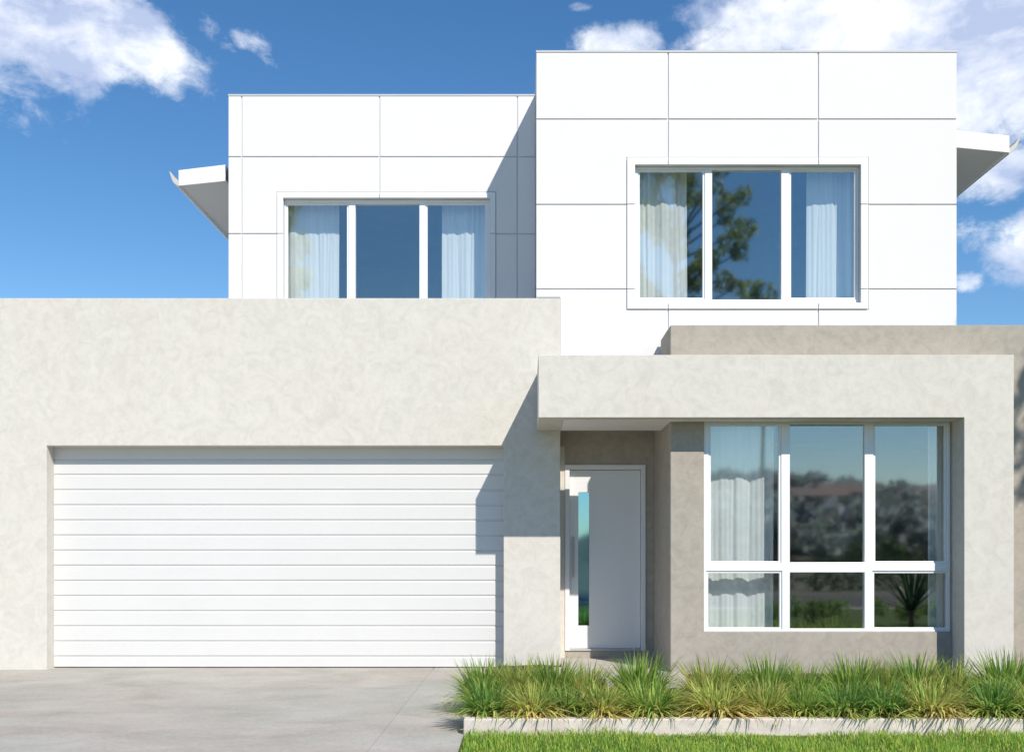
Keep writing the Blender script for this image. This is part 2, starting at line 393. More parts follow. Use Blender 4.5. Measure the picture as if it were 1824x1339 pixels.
UR = U_R + .005
pr = [(X(a, UR), X(b, UR), Z(c, UR), Z(d, UR)) for a, b, c, d in ((1136, 1255.5, 533.5, 301.5), (1268.5, 1391.5, 533.5, 303), (1406, 1526, 533.5, 301.5))]
window(rblock, 'window', U_R, opR, pr, .055, lights=(1, 0, 1), label='three light white window with tree reflection in its glass')
UW = U_W + .002
pw = [(X(a, UW), X(b, UW), Z(c, UW), Z(d, UW)) for a, b, c, d in (
    (1262.5, 1391.5, 1003, 754), (1407, 1540, 1001, 756), (1556, 1687, 1003, 754), (1258, 1393, 1121, 1016.5), (1407, 1540, 1119, 1019), (1554, 1690, 1121, 1016.5))]
window(front_wall, 'window', U_W, (wx0, wx1, wz0, wzt), pw, .022, lights=(1, 0, 1, 1, 0, 1), label='tall six pane white window under the portal beam')

# dark rooms behind the windows
def room(name, parent, x0, x1, y0, y1, z0, z1, mat=None):
    t = .02; m = MB()
    m.box(x0, x1, y1, y1 + t, z0, z1).box(x0 - t, x0, y0, y1, z0, z1).box(x1, x1 + t, y0, y1, z0, z1).box(x0, x1, y0, y1, z1, z1 + t)
    r = m.build(name, M['room'], parent)
    MB().box(x0, x1, y0, y1, z0 - t, z0).build('carpet', M['carpet'], r)
    return r
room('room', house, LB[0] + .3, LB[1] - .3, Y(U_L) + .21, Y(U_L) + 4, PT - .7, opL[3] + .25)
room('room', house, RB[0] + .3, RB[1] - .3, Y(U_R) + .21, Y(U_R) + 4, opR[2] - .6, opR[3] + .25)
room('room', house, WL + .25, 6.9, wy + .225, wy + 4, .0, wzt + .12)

# eaves
def eave(parent, sgn, u0, xa, xb, zt_a, zt_b, zb_a, zb_b, gut):
    """roof edge beside the upper storey: a = outer end, b = wall end"""
    y0 = Y(u0); y1 = 7.6
    r = MB().prism([(xa, zt_a - .03), (xb, zt_b - .03), (xb, zt_b), (xa, zt_a)], y0 + .022, y1).build('roof_edge', M['capping'], parent)
    MB().prism([(xa, zb_a), (xb, zb_b), (xb, zt_b + .004), (xa, zt_a + .004)], y0, y0 + .02).build('barge_board', M['fascia'], r, 0.002, 1)
    so = MB(); so.prism([(xa, zb_a + .012), (xb, zb_b + .012), (xb, zb_b + .024), (xa, zb_a + .024)], y0 + .022, y1); so.build('soffit', M['soffit'], r)
    fx = xa + sgn * .012
    MB().box(min(xa, fx - sgn*.0), max(xa, fx), y0 + .022, y1, zb_a - .004, zt_a - .032).build('fascia', M['fascia'], r)
    g = MB(); n = len(gut)
    g.prism(gut, y0 + .01, y1); g.build('gutter', M['gutter'], r, 0.003, 1)
    return r
ue = 1.112
xa, xb = X(318, ue), X(407, U_L) + .06
gutL = [(X(a, ue), Z(b, ue)) for a, b in ((318.5, 333), (308, 325), (305, 319), (300.5, 304.5), (303, 306), (309, 315), (318.5, 323))]
eave(lblock, 1, ue, xa, X(401.5, ue), Z(304, ue), Z(294, ue), Z(331, ue), Z(322.5, ue), gutL)
ue = 1.02
gutR = [(X(a, ue), Z(b, ue)) for a, b in ((1797.5, 275), (1808, 266), (1812, 261), (1818.5, 244.5), (1815.5, 246), (1808, 256), (1797.5, 265))]
eave(rblock, -1, ue, X(1798, ue), X(1704, U_R) + .004, Z(242.5, ue), Z(232, ue), Z(272, ue), Z(261.5, ue), gutR)

# ---------------------------------------------------------------- curtains (hang from tracks inside)
def curtain(label, u, x0, x1, z0, z1, seed, folds):
    rr = random.Random(seed); w = x1 - x0; nx = max(40, int(w * 110)); nz = 22
    ph = [rr.uniform(0, 6.28) for _ in range(6)]; vs, fs = [], []
    ks = sorted(rr.uniform(0, 1) for _ in range(folds))
    for j in range(nz + 1):
        t = j / nz
        for i in range(nx + 1):
            s_ = i / nx
            d = .008 * math.sin(6.28 * folds * .6 * s_ + ph[0] + .9 * math.sin(5 * s_ + ph[1]) + .8 * math.sin(2.2 * t + ph[2] + 3 * s_)) + .003 * math.sin(6.28 * folds * 2.3 * s_ + ph[3] + .5 * t) + .008 * math.sin(6.28 * folds * .37 * s_ + ph[4])
            for k in ks: d += .014 * math.exp(-((s_ - k - .035 * math.sin(2.4 * t + ph[5] + 9 * k)) / .018) ** 2)
            xx = x0 + w * s_ + .012 * math.sin(2.2 * t + ph[2]) * (s_ - .5)
            vs.append((xx, d, z0 + (z1 - z0) * t))
    for j in range(nz):
        for i in range(nx):
            a = j * (nx + 1) + i; fs.append((a, a + 1, a + nx + 2, a + nx + 1))
    me = bpy.data.meshes.new('curtain'); me.from_pydata(vs, [], fs); me.materials.append(M['curtain'])
    for p in me.polygons: p.use_smooth = True
    o = bpy.data.objects.new('curtain', me); COL.objects.link(o); o.location = (0, Y(u), 0)
    md = o.modifiers.new('Solidify', 'SOLIDIFY'); md.thickness = .003
    hem = MB().box(x0, x1, -.012, .012, z1, z1 + .03).build('curtain_heading', M['curtain'], o)
    tag(o, label, 'curtain', 'white curtains inside the windows')
uc = U_L + .0265
curtain('white curtain at the left side of the window above the garage', uc, X(506, uc), X(604, uc), PT - .6, opL[3] + .1, 1, 5)
curtain('white curtain at the right side of the window above the garage', uc, X(788, uc), X(874, uc), PT - .6, opL[3] + .1, 2, 5)
uc = U_R + .0265
curtain('white curtain beside the tree reflection in the upper right window', uc, X(1128, uc), X(1224, uc), opR[2] - .3, opR[3] + .1, 3, 5)
curtain('white curtain at the right side of the upper right window', uc, X(1436, uc), X(1530, uc), opR[2] - .3, opR[3] + .1, 4, 5)
uc = U_W + .0215
curtain('tall white curtain at the left of the big ground floor window', uc, X(1250, uc), X(1378, uc), .08, wzt + .06, 5, 6)
curtain('narrow strip of white curtain at the right of the ground floor window', uc, X(1652, uc), X(1686, uc), .08, wzt + .06, 6, 2)

# ---------------------------------------------------------------- ground
def sheet(name, x0, x1, y0, y1, z, mat, kind='structure', sub=1):
    m = MB().quad((x0, y0, z), (x1, y0, z), (x1, y1, z), (x0, y1, z)); o = m.build(name, mat)
    tag(o, kind=kind); return o
sheet('ground', -1500, 1500, -1500, 1500, -.02, M['land'])
DX = -.425
JX = -1.0
# driveway: slabs with an open joint
dr = MB()
dr.box(-9.3, JX - .0012, -14, .40, -.06, .0).box(JX + .0012, DX, -14, -.004, -.06, .0).box(JX + .006, ox1, -.003, .40, -.06, .0)
dr = dr.build('driveway', M['concrete'], None, 0.004); tag(dr, kind='structure')
KY = Y(.641)
lawn = sheet('lawn', DX + .004, 30, -14, KY - .002, -.005, M['turf'])
sheet('lawn', -40, -9.304, -14, 6, -.005, M['turf'])
sheet('road', -300, 300, -22, -14.5, -.008, M['asphalt'])
kb = MB().box(-300, 300, -14.5, -14.0, -.1, .004).build('kerb', M['edging'], None, 0.01); tag(kb, kind='structure')
kh = EYE - 189 / PPM
ed = MB()
ed.box(DX, 12, KY, KY + .11, -.08, kh)
ed = ed.build('garden_edging', M['edging'], None, 0.008)
tag(ed, 'low pale concrete edging strip between the lawn and the tussocks', 'edging')
# soil bed
def soil():
    nx, ny = 90, 30; x0, x1, y0, y1 = DX + .002, 12, KY + .111, -.002
    vs, fs = [], []
    for j in range(ny + 1):
        for i in range(nx + 1):
            xx = x0 + (x1 - x0) * (i / nx) ** 1.2; yy = y0 + (y1 - y0) * j / ny
            e = min(1, (xx - x0) / .18)
            vs.append((xx, yy, .004 + .045 * e + e * .012 * mnoise.noise((xx * 4, yy * 4, 0))))
    for j in range(ny):
        for i in range(nx):
            a = j * (nx + 1) + i; fs.append((a, a + 1, a + nx + 2, a + nx + 1))
    me = bpy.data.meshes.new('garden_soil'); me.from_pydata(vs, [], fs); me.materials.append(M['soil'])
    o = bpy.data.objects.new('garden_soil', me); COL.objects.link(o); tag(o, kind='structure')
soil()

# ---------------------------------------------------------------- grasses
def blades(n, base_r, len_rng, tilt_rng, droop, width, palette, seed, segs=6, yellow=.65, floor=(.012, .37, .012), ba=(1.15, 1.5)):
    r = np.random.default_rng(seed)
    az = r.uniform(0, 2*np.pi, n); rad = base_r * np.sqrt(r.uniform(0, 1, n))
    tilt = tilt_rng[0] + (tilt_rng[1] - tilt_rng[0]) * r.beta(ba[0], ba[1], n)
    L = r.uniform(*len_rng, n); dr = droop * r.uniform(.35, 1.25, n) * (0.35 + tilt / tilt_rng[1])
    w = width * r.uniform(.7, 1.3, n)
    baz = az + r.normal(0, .5, n)
    p = np.stack([rad*np.cos(baz), rad*np.sin(baz), np.zeros(n)], 1)
    tw = r.normal(0, .7, n)[:, None]
    out = np.stack([np.cos(az), np.sin(az), np.zeros(n)], 1)
    side = np.stack([-np.sin(az), np.cos(az), np.zeros(n)], 1) * np.cos(tw) + out * np.sin(tw) * .5
    curl = r.normal(0, .35, n)
    verts = np.zeros((n, segs + 1, 2, 3)); step = L / segs
    for k in range(segs + 1):
        t = k / segs
        ww = (w * (1 - t ** 1.8) * (.6 + .4 * min(1, t * 4)) + .0006)[:, None]
        verts[:, k, 0] = p - side * ww / 2; verts[:, k, 1] = p + side * ww / 2
        th = np.minimum(tilt + dr * t ** 1.3, 2.9)
        a2 = az + curl * t; o2 = np.stack([np.cos(a2), np.sin(a2), np.zeros(n)], 1)
        p = p + (np.sin(th) * step)[:, None] * o2 + (np.cos(th) * step)[:, None] * np.array([0, 0, 1.0])
        rr_ = np.hypot(p[:, 0], p[:, 1])
        p[:, 2] = np.maximum(p[:, 2], np.where(rr_ < floor[1], floor[0], floor[2]))
    pal = np.array(palette)
    # old low blades are the straw coloured ones, upright young ones the green ones
    score = tilt / 1.5 * yellow + r.uniform(0, 1, n) * .6
    idx = np.clip((score / 1.2 * len(pal)).astype(int), 0, len(pal) - 1)
    c = pal[idx] * r.uniform(.5, 1.4, (n, 1)) * r.uniform(.92, 1.08, (n, 3))
    cols = np.repeat(c[:, None, :], (segs + 1) * 2, 1).reshape(n, segs + 1, 2, 3)
    tt = np.linspace(0, 1, segs + 1)[None, :, None, None]
    tipc = np.array([.45, .36, .14]); tipm = (r.uniform(0, 1, n) < .3)[:, None, None, None] * np.clip(tt - .6, 0, 1) * 1.6
    cols = cols * (1 - tipm) + tipc * tipm
    base = (np.arange(n) * (segs + 1) * 2)[:, None, None]
    k = np.arange(segs)[None, :, None] * 2
    f = base + k + np.array([0, 1, 3, 2])[None, None, :]
    return verts.reshape(-1, 3), f.reshape(-1, 4), np.clip(cols.reshape(-1, 3), 0, 1)
def join(*parts):
    V, F, C, off = [], [], [], 0
    for v, f, c in parts: V.append(v); F.append(f + off); C.append(c); off += len(v)
    return np.concatenate(V), np.concatenate(F), np.concatenate(C)
GREEN = [(.17, .32, .06), (.29, .46, .09), (.46, .60, .13), (.61, .65, .17), (.72, .65, .25)]
YEL = [(.29, .43, .09), (.49, .58, .14), (.69, .67, .20), (.80, .66, .25), (.82, .64, .31)]
DEEP = [(.09, .24, .06), (.17, .36, .075), (.28, .48, .10), (.45, .57, .14), (.62, .60, .19)]
TM = []
FL = (.055, .36, .0)
for k, (pal, nu, nd, Lu, Ld, up, dn) in enumerate([
    (GREEN, 240, 440, (.18, .34), (.20, .37), (.03, .8), (.45, 1.35)), (YEL, 230, 450, (.17, .32), (.20, .38), (.05, .85), (.5, 1.4)),
    (DEEP, 230, 470, (.18, .34), (.20, .37), (.05, .85), (.5, 1.4)), (GREEN, 420, 270, (.20, .42), (.22, .40), (.02, .75), (.4, 1.2)),
    (YEL, 390, 270, (.19, .40), (.22, .40), (.02, .78), (.4, 1.2)), (DEEP, 260, 440, (.17, .34), (.20, .38), (.05, .85), (.5, 1.45))]):
    TM.append(np_mesh('tussock_%s' % 'abcdef'[k], *join(
        blades(nu, .075, Lu, up, 0.7, .014, pal, 100 + k, yellow=.5),
        blades(nd, .08, Ld, dn, 1.9, .0175, pal, 200 + k, yellow=.75, floor=FL if k in (0, 1, 2, 5) else (.012, .4, .012), segs=7, ba=(1.2, 1.2))), M['blade']))
def pick_label(lbl): return lbl
# (pixel column, depth u, scale, mesh, spin, label)
TUSS = [
 # front row, along the edging
 (868, .669, .86, 5, .3, 'dark green tussock spilling onto the driveway at the left end of the bed'),
 (948, .666, .92, 1, 1.2, 'yellowish tussock second from the driveway in the front row'),
 (1012, .669, .80, 2, 2.2, 'deep green tussock in the front row below the garage corner'),
 (1072, .666, .88, 1, 3.1, 'straw tipped front row tussock straight below the door glass strip'),
 (1160, .667, .95, 0, 4.0, 'green fountain shaped front row tussock below the right door jamb'),
 (1278, .666, .98, 1, 5.1, 'golden front row tussock below the left curtain of the tall window'),
 (1362, .669, .82, 4, .8, 'small straw coloured front row tussock under the first window mullion'),
 (1432, .667, .80, 0, 1.9, 'low green front row tussock under the middle window pane'),
 (1505, .666, .92, 2, 2.7, 'dense deep green front row tussock under the middle window pane edge'),
 (1575, .666, .94, 5, 3.5, 'dark green front row tussock under the second window mullion'),
 (1660, .666, 1.02, 1, 4.4, 'big yellow green front row tussock under the right window panes'),
 (1770, .666, 1.02, 5, 5.6, 'dark front row tussock before the foot of the portal column'),
 (1842, .666, 1.0, 1, .1, 'tussock cut by the right edge of the frame in the front row'),
 # back row, against the house
 (862, .735, .88, 3, .5, 'upright thin tussock in the back row beside the garage door corner'),
 (925, .738, .92, 4, 1.4, 'pale yellow green back row tussock before the garage wall pier'),
 (985, .732, .92, 3, 2.6, 'upright back row tussock before the right end of the garage wall'),
 (1040, .735, .86, 4, 3.9, 'sparse back row tussock left of the porch floor'),
 (1140, .735, .98, 3, 5.2, 'tall bright green back row tussock before the porch opening'),
 (1262, .740, .94, 4, .9, 'back row tussock below the left edge of the tall window'),
 (1312, .742, .70, 3, 2.9, 'short back row tussock below the curtain of the tall window'),
 (1368, .742, .92, 3, 2.0, 'slim upright back row tussock below the first window mullion'),
 (1432, .742, .97, 0, 3.0, 'back row tussock with dark spiky top under the middle pane'),
 (1520, .740, .93, 3, 4.1, 'bright green back row tussock below the middle of the tall window'),
 (1572, .742, .88, 4, 5.0, 'yellowish back row tussock below the second window mullion'),
 (1632, .740, .96, 3, .2, 'wide back row tussock below the right window panes'),
 (1692, .742, .92, 4, 1.1, 'back row tussock before the dark gap beside the portal column'),
 (1792, .732, 1.02, 3, 2.3, 'tall back row tussock before the outer edge of the portal column'),
 (1835, .722, 1.05, 0, 3.3, 'green back row tussock cut by the right frame edge'),
]
for px, u, sc, k, spin, lb in TUSS:
    o = bpy.data.objects.new('grass_tussock', TM[k]); COL.objects.link(o)
    o.location = (X(px, u), Y(u), .045 if u > .7 else .06); sc *= 1.12 if u < .7 else 1.2; o.scale = (sc * 1.1, sc * 1.1, sc); o.rotation_euler = (0, 0, spin)
    tag(o, lb, 'grass tussock', 'grass tussocks planted in the garden bed')

def lawn_blades():
    r = RNG; pieces = []
    def patch(n, x0, x1, y0, y1):
        xs = r.uniform(x0, x1, n); ys = r.uniform(y0, y1, n)
        return xs, ys
    a = patch(62000, DX + .02, 5.2, -6.6, KY - .004); b = patch(12000, 5.2, 9, -7.5, KY - .004); c = patch(16000, DX + .02, 6, -8.4, -6.6)
    xs = np.concatenate([a[0], b[0], c[0]]); ys = np.concatenate([a[1], b[1], c[1]]); n = len(xs)
    az = r.uniform(0, 2*np.pi, n); h = r.uniform(.022, .06, n) * (1 + .42 * np.sin(xs * 2.3 + 1) * np.cos(ys * 3.1) + .3 * np.sin(xs * 7.1 + ys * 5)); w = r.uniform(.0035, .0065, n)
    lean = r.uniform(.1, .9, n)
    side = np.stack([-np.sin(az), np.cos(az), np.zeros(n)], 1); out = np.stack([np.cos(az), np.sin(az), np.zeros(n)], 1)
    p0 = np.stack([xs, ys, np.full(n, -.006)], 1)
    p1 = p0 + out * (h * lean * .4)[:, None] + np.array([0, 0, 1.]) * (h * .6)[:, None]
    p2 = p1 + out * (h * lean * .6)[:, None] + np.array([0, 0, 1.]) * (h * .4 * (1 - lean * .6))[:, None]
    ww = w[:, None]
    v = np.stack([p0 - side*ww/2, p0 + side*ww/2, p1 - side*ww*.4, p1 + side*ww*.4, p2 - side*ww*.06, p2 + side*ww*.06], 1)
    b0 = (np.arange(n) * 6)[:, None, None]
    f = b0 + np.array([[0, 1, 3, 2], [2, 3, 5, 4]])[None]
    pal = np.array([(.20, .40, .08), (.33, .52, .08), (.47, .62, .09), (.60, .66, .13), (.62, .55, .22)])
    g = r.choice(5, n, p=[.22, .30, .28, .14, .06]); c = pal[g] * r.uniform(.75, 1.2, (n, 1))
    cols = np.repeat(c, 6, 0)
    me = np_mesh('grass', v.reshape(-1, 3), f.reshape(-1, 4), cols, M['lawn'])
    o = bpy.data.objects.new('grass', me); COL.objects.link(o)
    tag(o, 'bright green mown lawn grass in front of the pale edging strip', 'grass', kind='stuff')
lawn_blades()

# spiky cordyline at the right end of the bed (its fronds are mirrored in the window)
def strap_plant(name, loc, n, L, w, pal, seed, stem):
    v, f, c = blades(n, .03, L, (.1, 1.35), 1.0, w, pal, seed, segs=8, floor=(-.5, 1, -.5))
    me = np_mesh(name, v, f, c, M['blade']); o = bpy.data.objects.new(name, me); COL.objects.link(o); o.location = loc
    st = MB()
    for k in range(10):
        a0, a1 = k * .6283, (k + 1) * .6283
        st.quad((.04*math.cos(a0), .04*math.sin(a0), -stem), (.04*math.cos(a1), .04*math.sin(a1), -stem), (.03*math.cos(a1), .03*math.sin(a1), .02), (.03*math.cos(a0), .03*math.sin(a0), .02))
    st.build('stem', M['bark'], o)
    return o
cp = strap_plant('cordyline', (4.72, -3.0, .55), 60, (.6, .95), .036, [(.02, .05, .015), (.03, .07, .02), (.05, .09, .02)], 77, .5)
tag(cp, 'dark spiky strap leaved plant at the right edge, one leaf tip in frame', 'plant')

# ---------------------------------------------------------------- across the street (mirrored in the glass)
def crown(clumps, leaf, per, pal, seed, flat=1.0):
    r = np.random.default_rng(seed); V, C = [], []
    pal = np.array(pal)
    for (cx, cy, cz, rad) in clumps:
        n = int(per * rad ** 2) + 12
        d = r.normal(size=(n, 3)); d /= np.linalg.norm(d, axis=1)[:, None]
        p = np.array([cx, cy, cz]) + d * (rad * r.uniform(.35, 1.0, n) ** .6)[:, None] * np.array([1, 1, flat])
        a = r.normal(size=(n, 3)); a /= np.linalg.norm(a, axis=1)[:, None]
        b = np.cross(a, r.normal(size=(n, 3))); b /= np.linalg.norm(b, axis=1)[:, None]
        s = (leaf * r.uniform(.6, 1.3, n))[:, None]
        V.append(np.stack([p - a*s, p + b*s*.45, p + a*s, p - b*s*.45], 1))
        c = pal[r.integers(0, len(pal), n)] * r.uniform(.7, 1.3, (n, 1)) * r.uniform(.8, 1.2)
        C.append(np.repeat(c, 4, 0))
    V = np.concatenate(V).reshape(-1, 3); C = np.concatenate(C)
    return V, np.arange(len(V)).reshape(-1, 4), C
def limb(m, p0, p1, r0, r1, n=8):
    p0, p1 = Vector(p0), Vector(p1); d = (p1 - p0).normalized(); a = d.orthogonal().normalized(); b = d.cross(a)
    for k in range(n):
        t0, t1 = k * 2*math.pi/n, (k + 1) * 2*math.pi/n
        q = lambda c, rr, t: c + (a * math.cos(t) + b * math.sin(t)) * rr
        m.quad(q(p0, r0, t0), q(p0, r0, t1), q(p1, r1, t1), q(p1, r1, t0))
def tree(loc, h, clumps, leaf, per, seed, label, group=None):
    t = empty('tree', loc); tag(t, label, 'tree', group)
    m = MB(); limb(m, (0, 0, -.2), (0, .1, h * .45), h * .010, h * .006); limb(m, (0, .1, h * .45), (.1, 0, h * .8), h * .006, h * .003)
    for (cx, cy, cz, r) in clumps:
        zz = min(max(h * .25, cz - 1.2), h * .75); limb(m, (0, .05, zz), (cx, cy, cz), h * .0035, h * .0015, 6)
    m.build('trunk', M['bark'], t)
    v, f, c = crown(clumps, leaf, per, [(.15, .24, .07), (.25, .36, .11), (.36, .46, .15), (.46, .52, .2)], seed)
    o = bpy.data.objects.new('crown', np_mesh('crown', v, f, c, M['leaf'])); COL.objects.link(o); o.parent = t
rr = random.Random(5)
# gum tree seen in the upper right window
cl = [(rr.uniform(-1.5, 1.15), rr.uniform(-1.2, 1.2), rr.uniform(8.2, 16.2), rr.uniform(.38, .7)) for _ in range(30)]
for dx, dz, r_ in ((1.9, 13.4, .42), (2.35, 13.6, .36), (2.5, 12.5, .5), (1.9, 12.0, .45), (2.25, 11.6, .38), (1.7, 10.6, .42), (2.1, 10.4, .34), (1.6, 14.6, .4), (1.5, 13.9, .3), (1.75, 12.8, .3)):
    cl.append((dx, rr.uniform(-.3, .3), dz, r_))
tree((5.15, -25, 0), 16, cl, .12, 520, 21, 'tall open crowned tree mirrored in the upper right window')
cl = [(rr.uniform(-.55, .55), rr.uniform(-.5, .5), rr.uniform(8.6, 10.5), rr.uniform(.3, .5)) for _ in range(14)] + [(1.35, 0, 9.7, .4), (1.2, .2, 9.2, .5)]
tree((8.05, -26, 0), 9.8, cl, .12, 520, 22, 'lower tree mirrored as a tuft at the foot of the upper right window')
cl = [(rr.uniform(-1.2, .7), rr.uniform(-1, 1), rr.uniform(6, 15.0), rr.uniform(.4, .7)) for _ in range(22)]
tree((-8.9, -26, 0), 15, cl, .13, 420, 23, 'slender tree mirrored at the left edge of the upper left window')
# neighbour's tree beyond the right end of the lawn, shading the end of the taupe wall
cl = [(rr.uniform(-.45, 1.6), rr.uniform(-.8, .8), rr.uniform(6.3, 8.9), rr.uniform(.55, .75)) for _ in range(46)]
tree((8.35, -5.0, 0), 8.6, cl, .08, 900, 24, 'upright tree beyond the right end of the lawn shading the taupe wall')

# hill with woodland and houses far across the street
def hill_h(x, y):
    t = max(0, min(1, (-y - 60) / 150)); t = t * t * (3 - 2 * t)
    e = max(0, min(1, (x / max(60, -y) - .03) / .09)); e = e * e * (3 - 2 * e)
    return e * t * (9 + 2.5 * math.sin(x * .017 + 1) + 2 * math.sin(x * .05)) - .05
vs, fs = [], []
nx, ny = 60, 24
for j in range(ny + 1):
    for i in range(nx + 1):
        xx = -400 + 800 * i / nx; yy = -50 - 260 * j / ny; vs.append((xx, yy, hill_h(xx, yy)))
for j in range(ny):
    for i in range(nx):
        a = j * (nx + 1) + i; fs.append((a, a + nx + 1, a + nx + 2, a + 1))
me = bpy.data.meshes.new('hills'); me.from_pydata(vs, [], fs); me.materials.append(M['land'])
o = bpy.data.objects.new('hills', me); COL.objects.link(o); tag(o, kind='structure')
cl = []
for _ in range(560):
    yy = -rr.uniform(78, 225); xx = rr.uniform(18, 120) * (-yy / 200); r_ = rr.uniform(1.3, 2.9)
    h0 = hill_h(xx, yy)
    for q in range(3): cl.append((xx + rr.uniform(-1.5, 1.5), yy + rr.uniform(-1.5, 1.5), h0 + r_ * rr.uniform(.5, 1.3), r_ * .7))
v, f, c = crown(cl, .55, 22, [(.24, .32, .25), (.31, .39, .34), (.38, .45, .42), (.48, .45, .46), (.48, .54, .60)], 31, .9)  # distant haze is put into the leaf colours as pale blue-grey
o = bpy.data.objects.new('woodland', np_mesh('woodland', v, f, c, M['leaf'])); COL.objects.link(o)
tag(o, 'wooded hillside with haze tinted leaf colours mirrored in the tall ground floor window', 'woodland', kind='stuff')
def far_house(x, y, w, d, h, rot, label, wallc, roofc):
    e = empty('house', (x, y, hill_h(x, y) - .3)); e.rotation_euler = (0, 0, rot); tag(e, label, 'house', 'houses on the far hillside')
    MB().box(-w/2, w/2, -d/2, d/2, 0, h).build('wall', wallc, e)
    m = MB(); o_ = .5; rz = h + w * .22
    m.prism([(-w/2 - o_, h), (w/2 + o_, h), (0, rz)], -d/2 - o_, d/2 + o_).build('roof', roofc, e)
    for k in (-1, 1): MB().box(k*w*.25 - .7, k*w*.25 + .7, d/2, d/2 + .04, 1.0, 2.2).build('window', M['room'], e)
for k, (xx, yy) in enumerate([(30, -112), (44, -135), (38, -150), (62, -150), (50, -118), (70, -165), (34, -122), (56, -140), (46, -112), (38, -128), (42, -142), (64, -132)]):
    far_house(xx, yy, 5.5 + k % 3 * 1.2, 6.5, 2.4 + (k % 2) * .8, .3 * math.sin(k * 2.1) + math.pi / 2 * (k % 2), 'pale house with reddish roof on the far hillside mirrored in the window',
              M['far_wall'], M['far_roof'])
for k, (xx, yy, r_, pc) in enumerate([(6.5, -27, 1.0, 0), (8.6, -28, 1.3, 1), (10.4, -26.5, .9, 0), (12.6, -28, 1.5, 0), (4.2, -27.5, .8, 1), (15, -27, 1.2, 0)]):
    pal = [[(.02, .06, .012), (.04, .09, .02), (.07, .12, .03)], [(.16, .06, .07), (.10, .07, .05), (.06, .09, .03)]][pc]
    v, f, c = crown([(0, 0, r_ * .6, r_ * .8), (r_ * .5, 0, r_ * .4, r_ * .6), (-r_ * .5, .2, r_ * .4, r_ * .6)], .09, 420, pal, 60 + k)
    o = bpy.data.objects.new('shrub', np_mesh('shrub', v, f, c, M['leaf'])); COL.objects.link(o); o.location = (xx, yy, 0)
    tag(o, ['green rounded shrub across the street mirrored in the tall window', 'pinkish flowering shrub across the street mirrored in the tall window'][pc], 'shrub', ['green shrubs across the street', 'pink shrubs across the street'][pc])

cl = []
for k in range(46):
    cl.append((rr.uniform(3.9, 10.5), rr.uniform(-9.1, -8.5), rr.uniform(.12, .34), rr.uniform(.14, .22)))
v, f, c = crown(cl, .035, 5200, [(.10, .21, .04), (.18, .33, .06), (.28, .42, .09), (.38, .48, .12)], 91)
o = bpy.data.objects.new('hedge', np_mesh('hedge', v, f, c, M['leaf'])); COL.objects.link(o)
tag(o, 'low leafy hedge on the street side of the lawn mirrored in the bottom window panes', 'hedge')

# ---------------------------------------------------------------- sky, sun, camera
W = bpy.data.worlds.new('World'); S.world = W; W.use_nodes = True
nt = W.node_tree; nt.nodes.clear()
wo = nt.nodes.new('ShaderNodeOutputWorld'); bg = nt.nodes.new('ShaderNodeBackground'); nt.links.new(bg.outputs[0], wo.inputs[0])
sky = nt.nodes.new('ShaderNodeTexSky'); sky.sky_type = 'NISHITA'; sky.sun_disc = False
sky.sun_elevation = math.asin(SUN.z); sky.sun_rotation = math.atan2(SUN.x, SUN.y)
sky.altitude = 0; sky.air_density = 1.0; sky.dust_density = 0.0; sky.ozone_density = 3.0
SKY_STRENGTH = 0.115
hsv = nt.nodes.new('ShaderNodeHueSaturation'); hsv.inputs['Saturation'].default_value = 1.24; nt.links.new(sky.outputs[0], hsv.inputs['Color']); skyc = hsv.outputs[0]
def mth(op, a, b=None, c=None, clamp=False):
    n = nt.nodes.new('ShaderNodeMath'); n.operation = op; n.use_clamp = clamp
    for i, v in enumerate((a, b, c)):
        if v is None: continue
        if isinstance(v, (int, float)): n.inputs[i].default_value = v
        else: nt.links.new(v, n.inputs[i])
    return n.outputs[0]
tc = nt.nodes.new('ShaderNodeTexCoord'); dirv = tc.outputs['Generated']
sep = nt.nodes.new('ShaderNodeSeparateXYZ'); nt.links.new(dirv, sep.inputs[0])
az = mth('ARCTAN2', sep.outputs[0], sep.outputs[1]); el = mth('ARCSINE', sep.outputs[2])
CO = 4.1
def wn(scale, detail, rough, dist=0.0, sx=1.0, off=0.0):
    cb = nt.nodes.new('ShaderNodeCombineXYZ'); nt.links.new(mth('ADD', az, off), cb.inputs[0]); nt.links.new(mth('MULTIPLY', el, sx), cb.inputs[1])
    n = nt.nodes.new('ShaderNodeTexNoise'); n.inputs['Scale'].default_value = scale; n.inputs['Detail'].default_value = detail
    n.inputs['Roughness'].default_value = rough; n.inputs['Distortion'].default_value = dist
    nt.links.new(cb.outputs[0], n.inputs['Vector']); return n.outputs[0]
F_ = PPM * DIST
def ae(px, py):
    return math.atan((px - VX) / F_), math.atan((VY - py) / math.hypot(F_, px - VX))
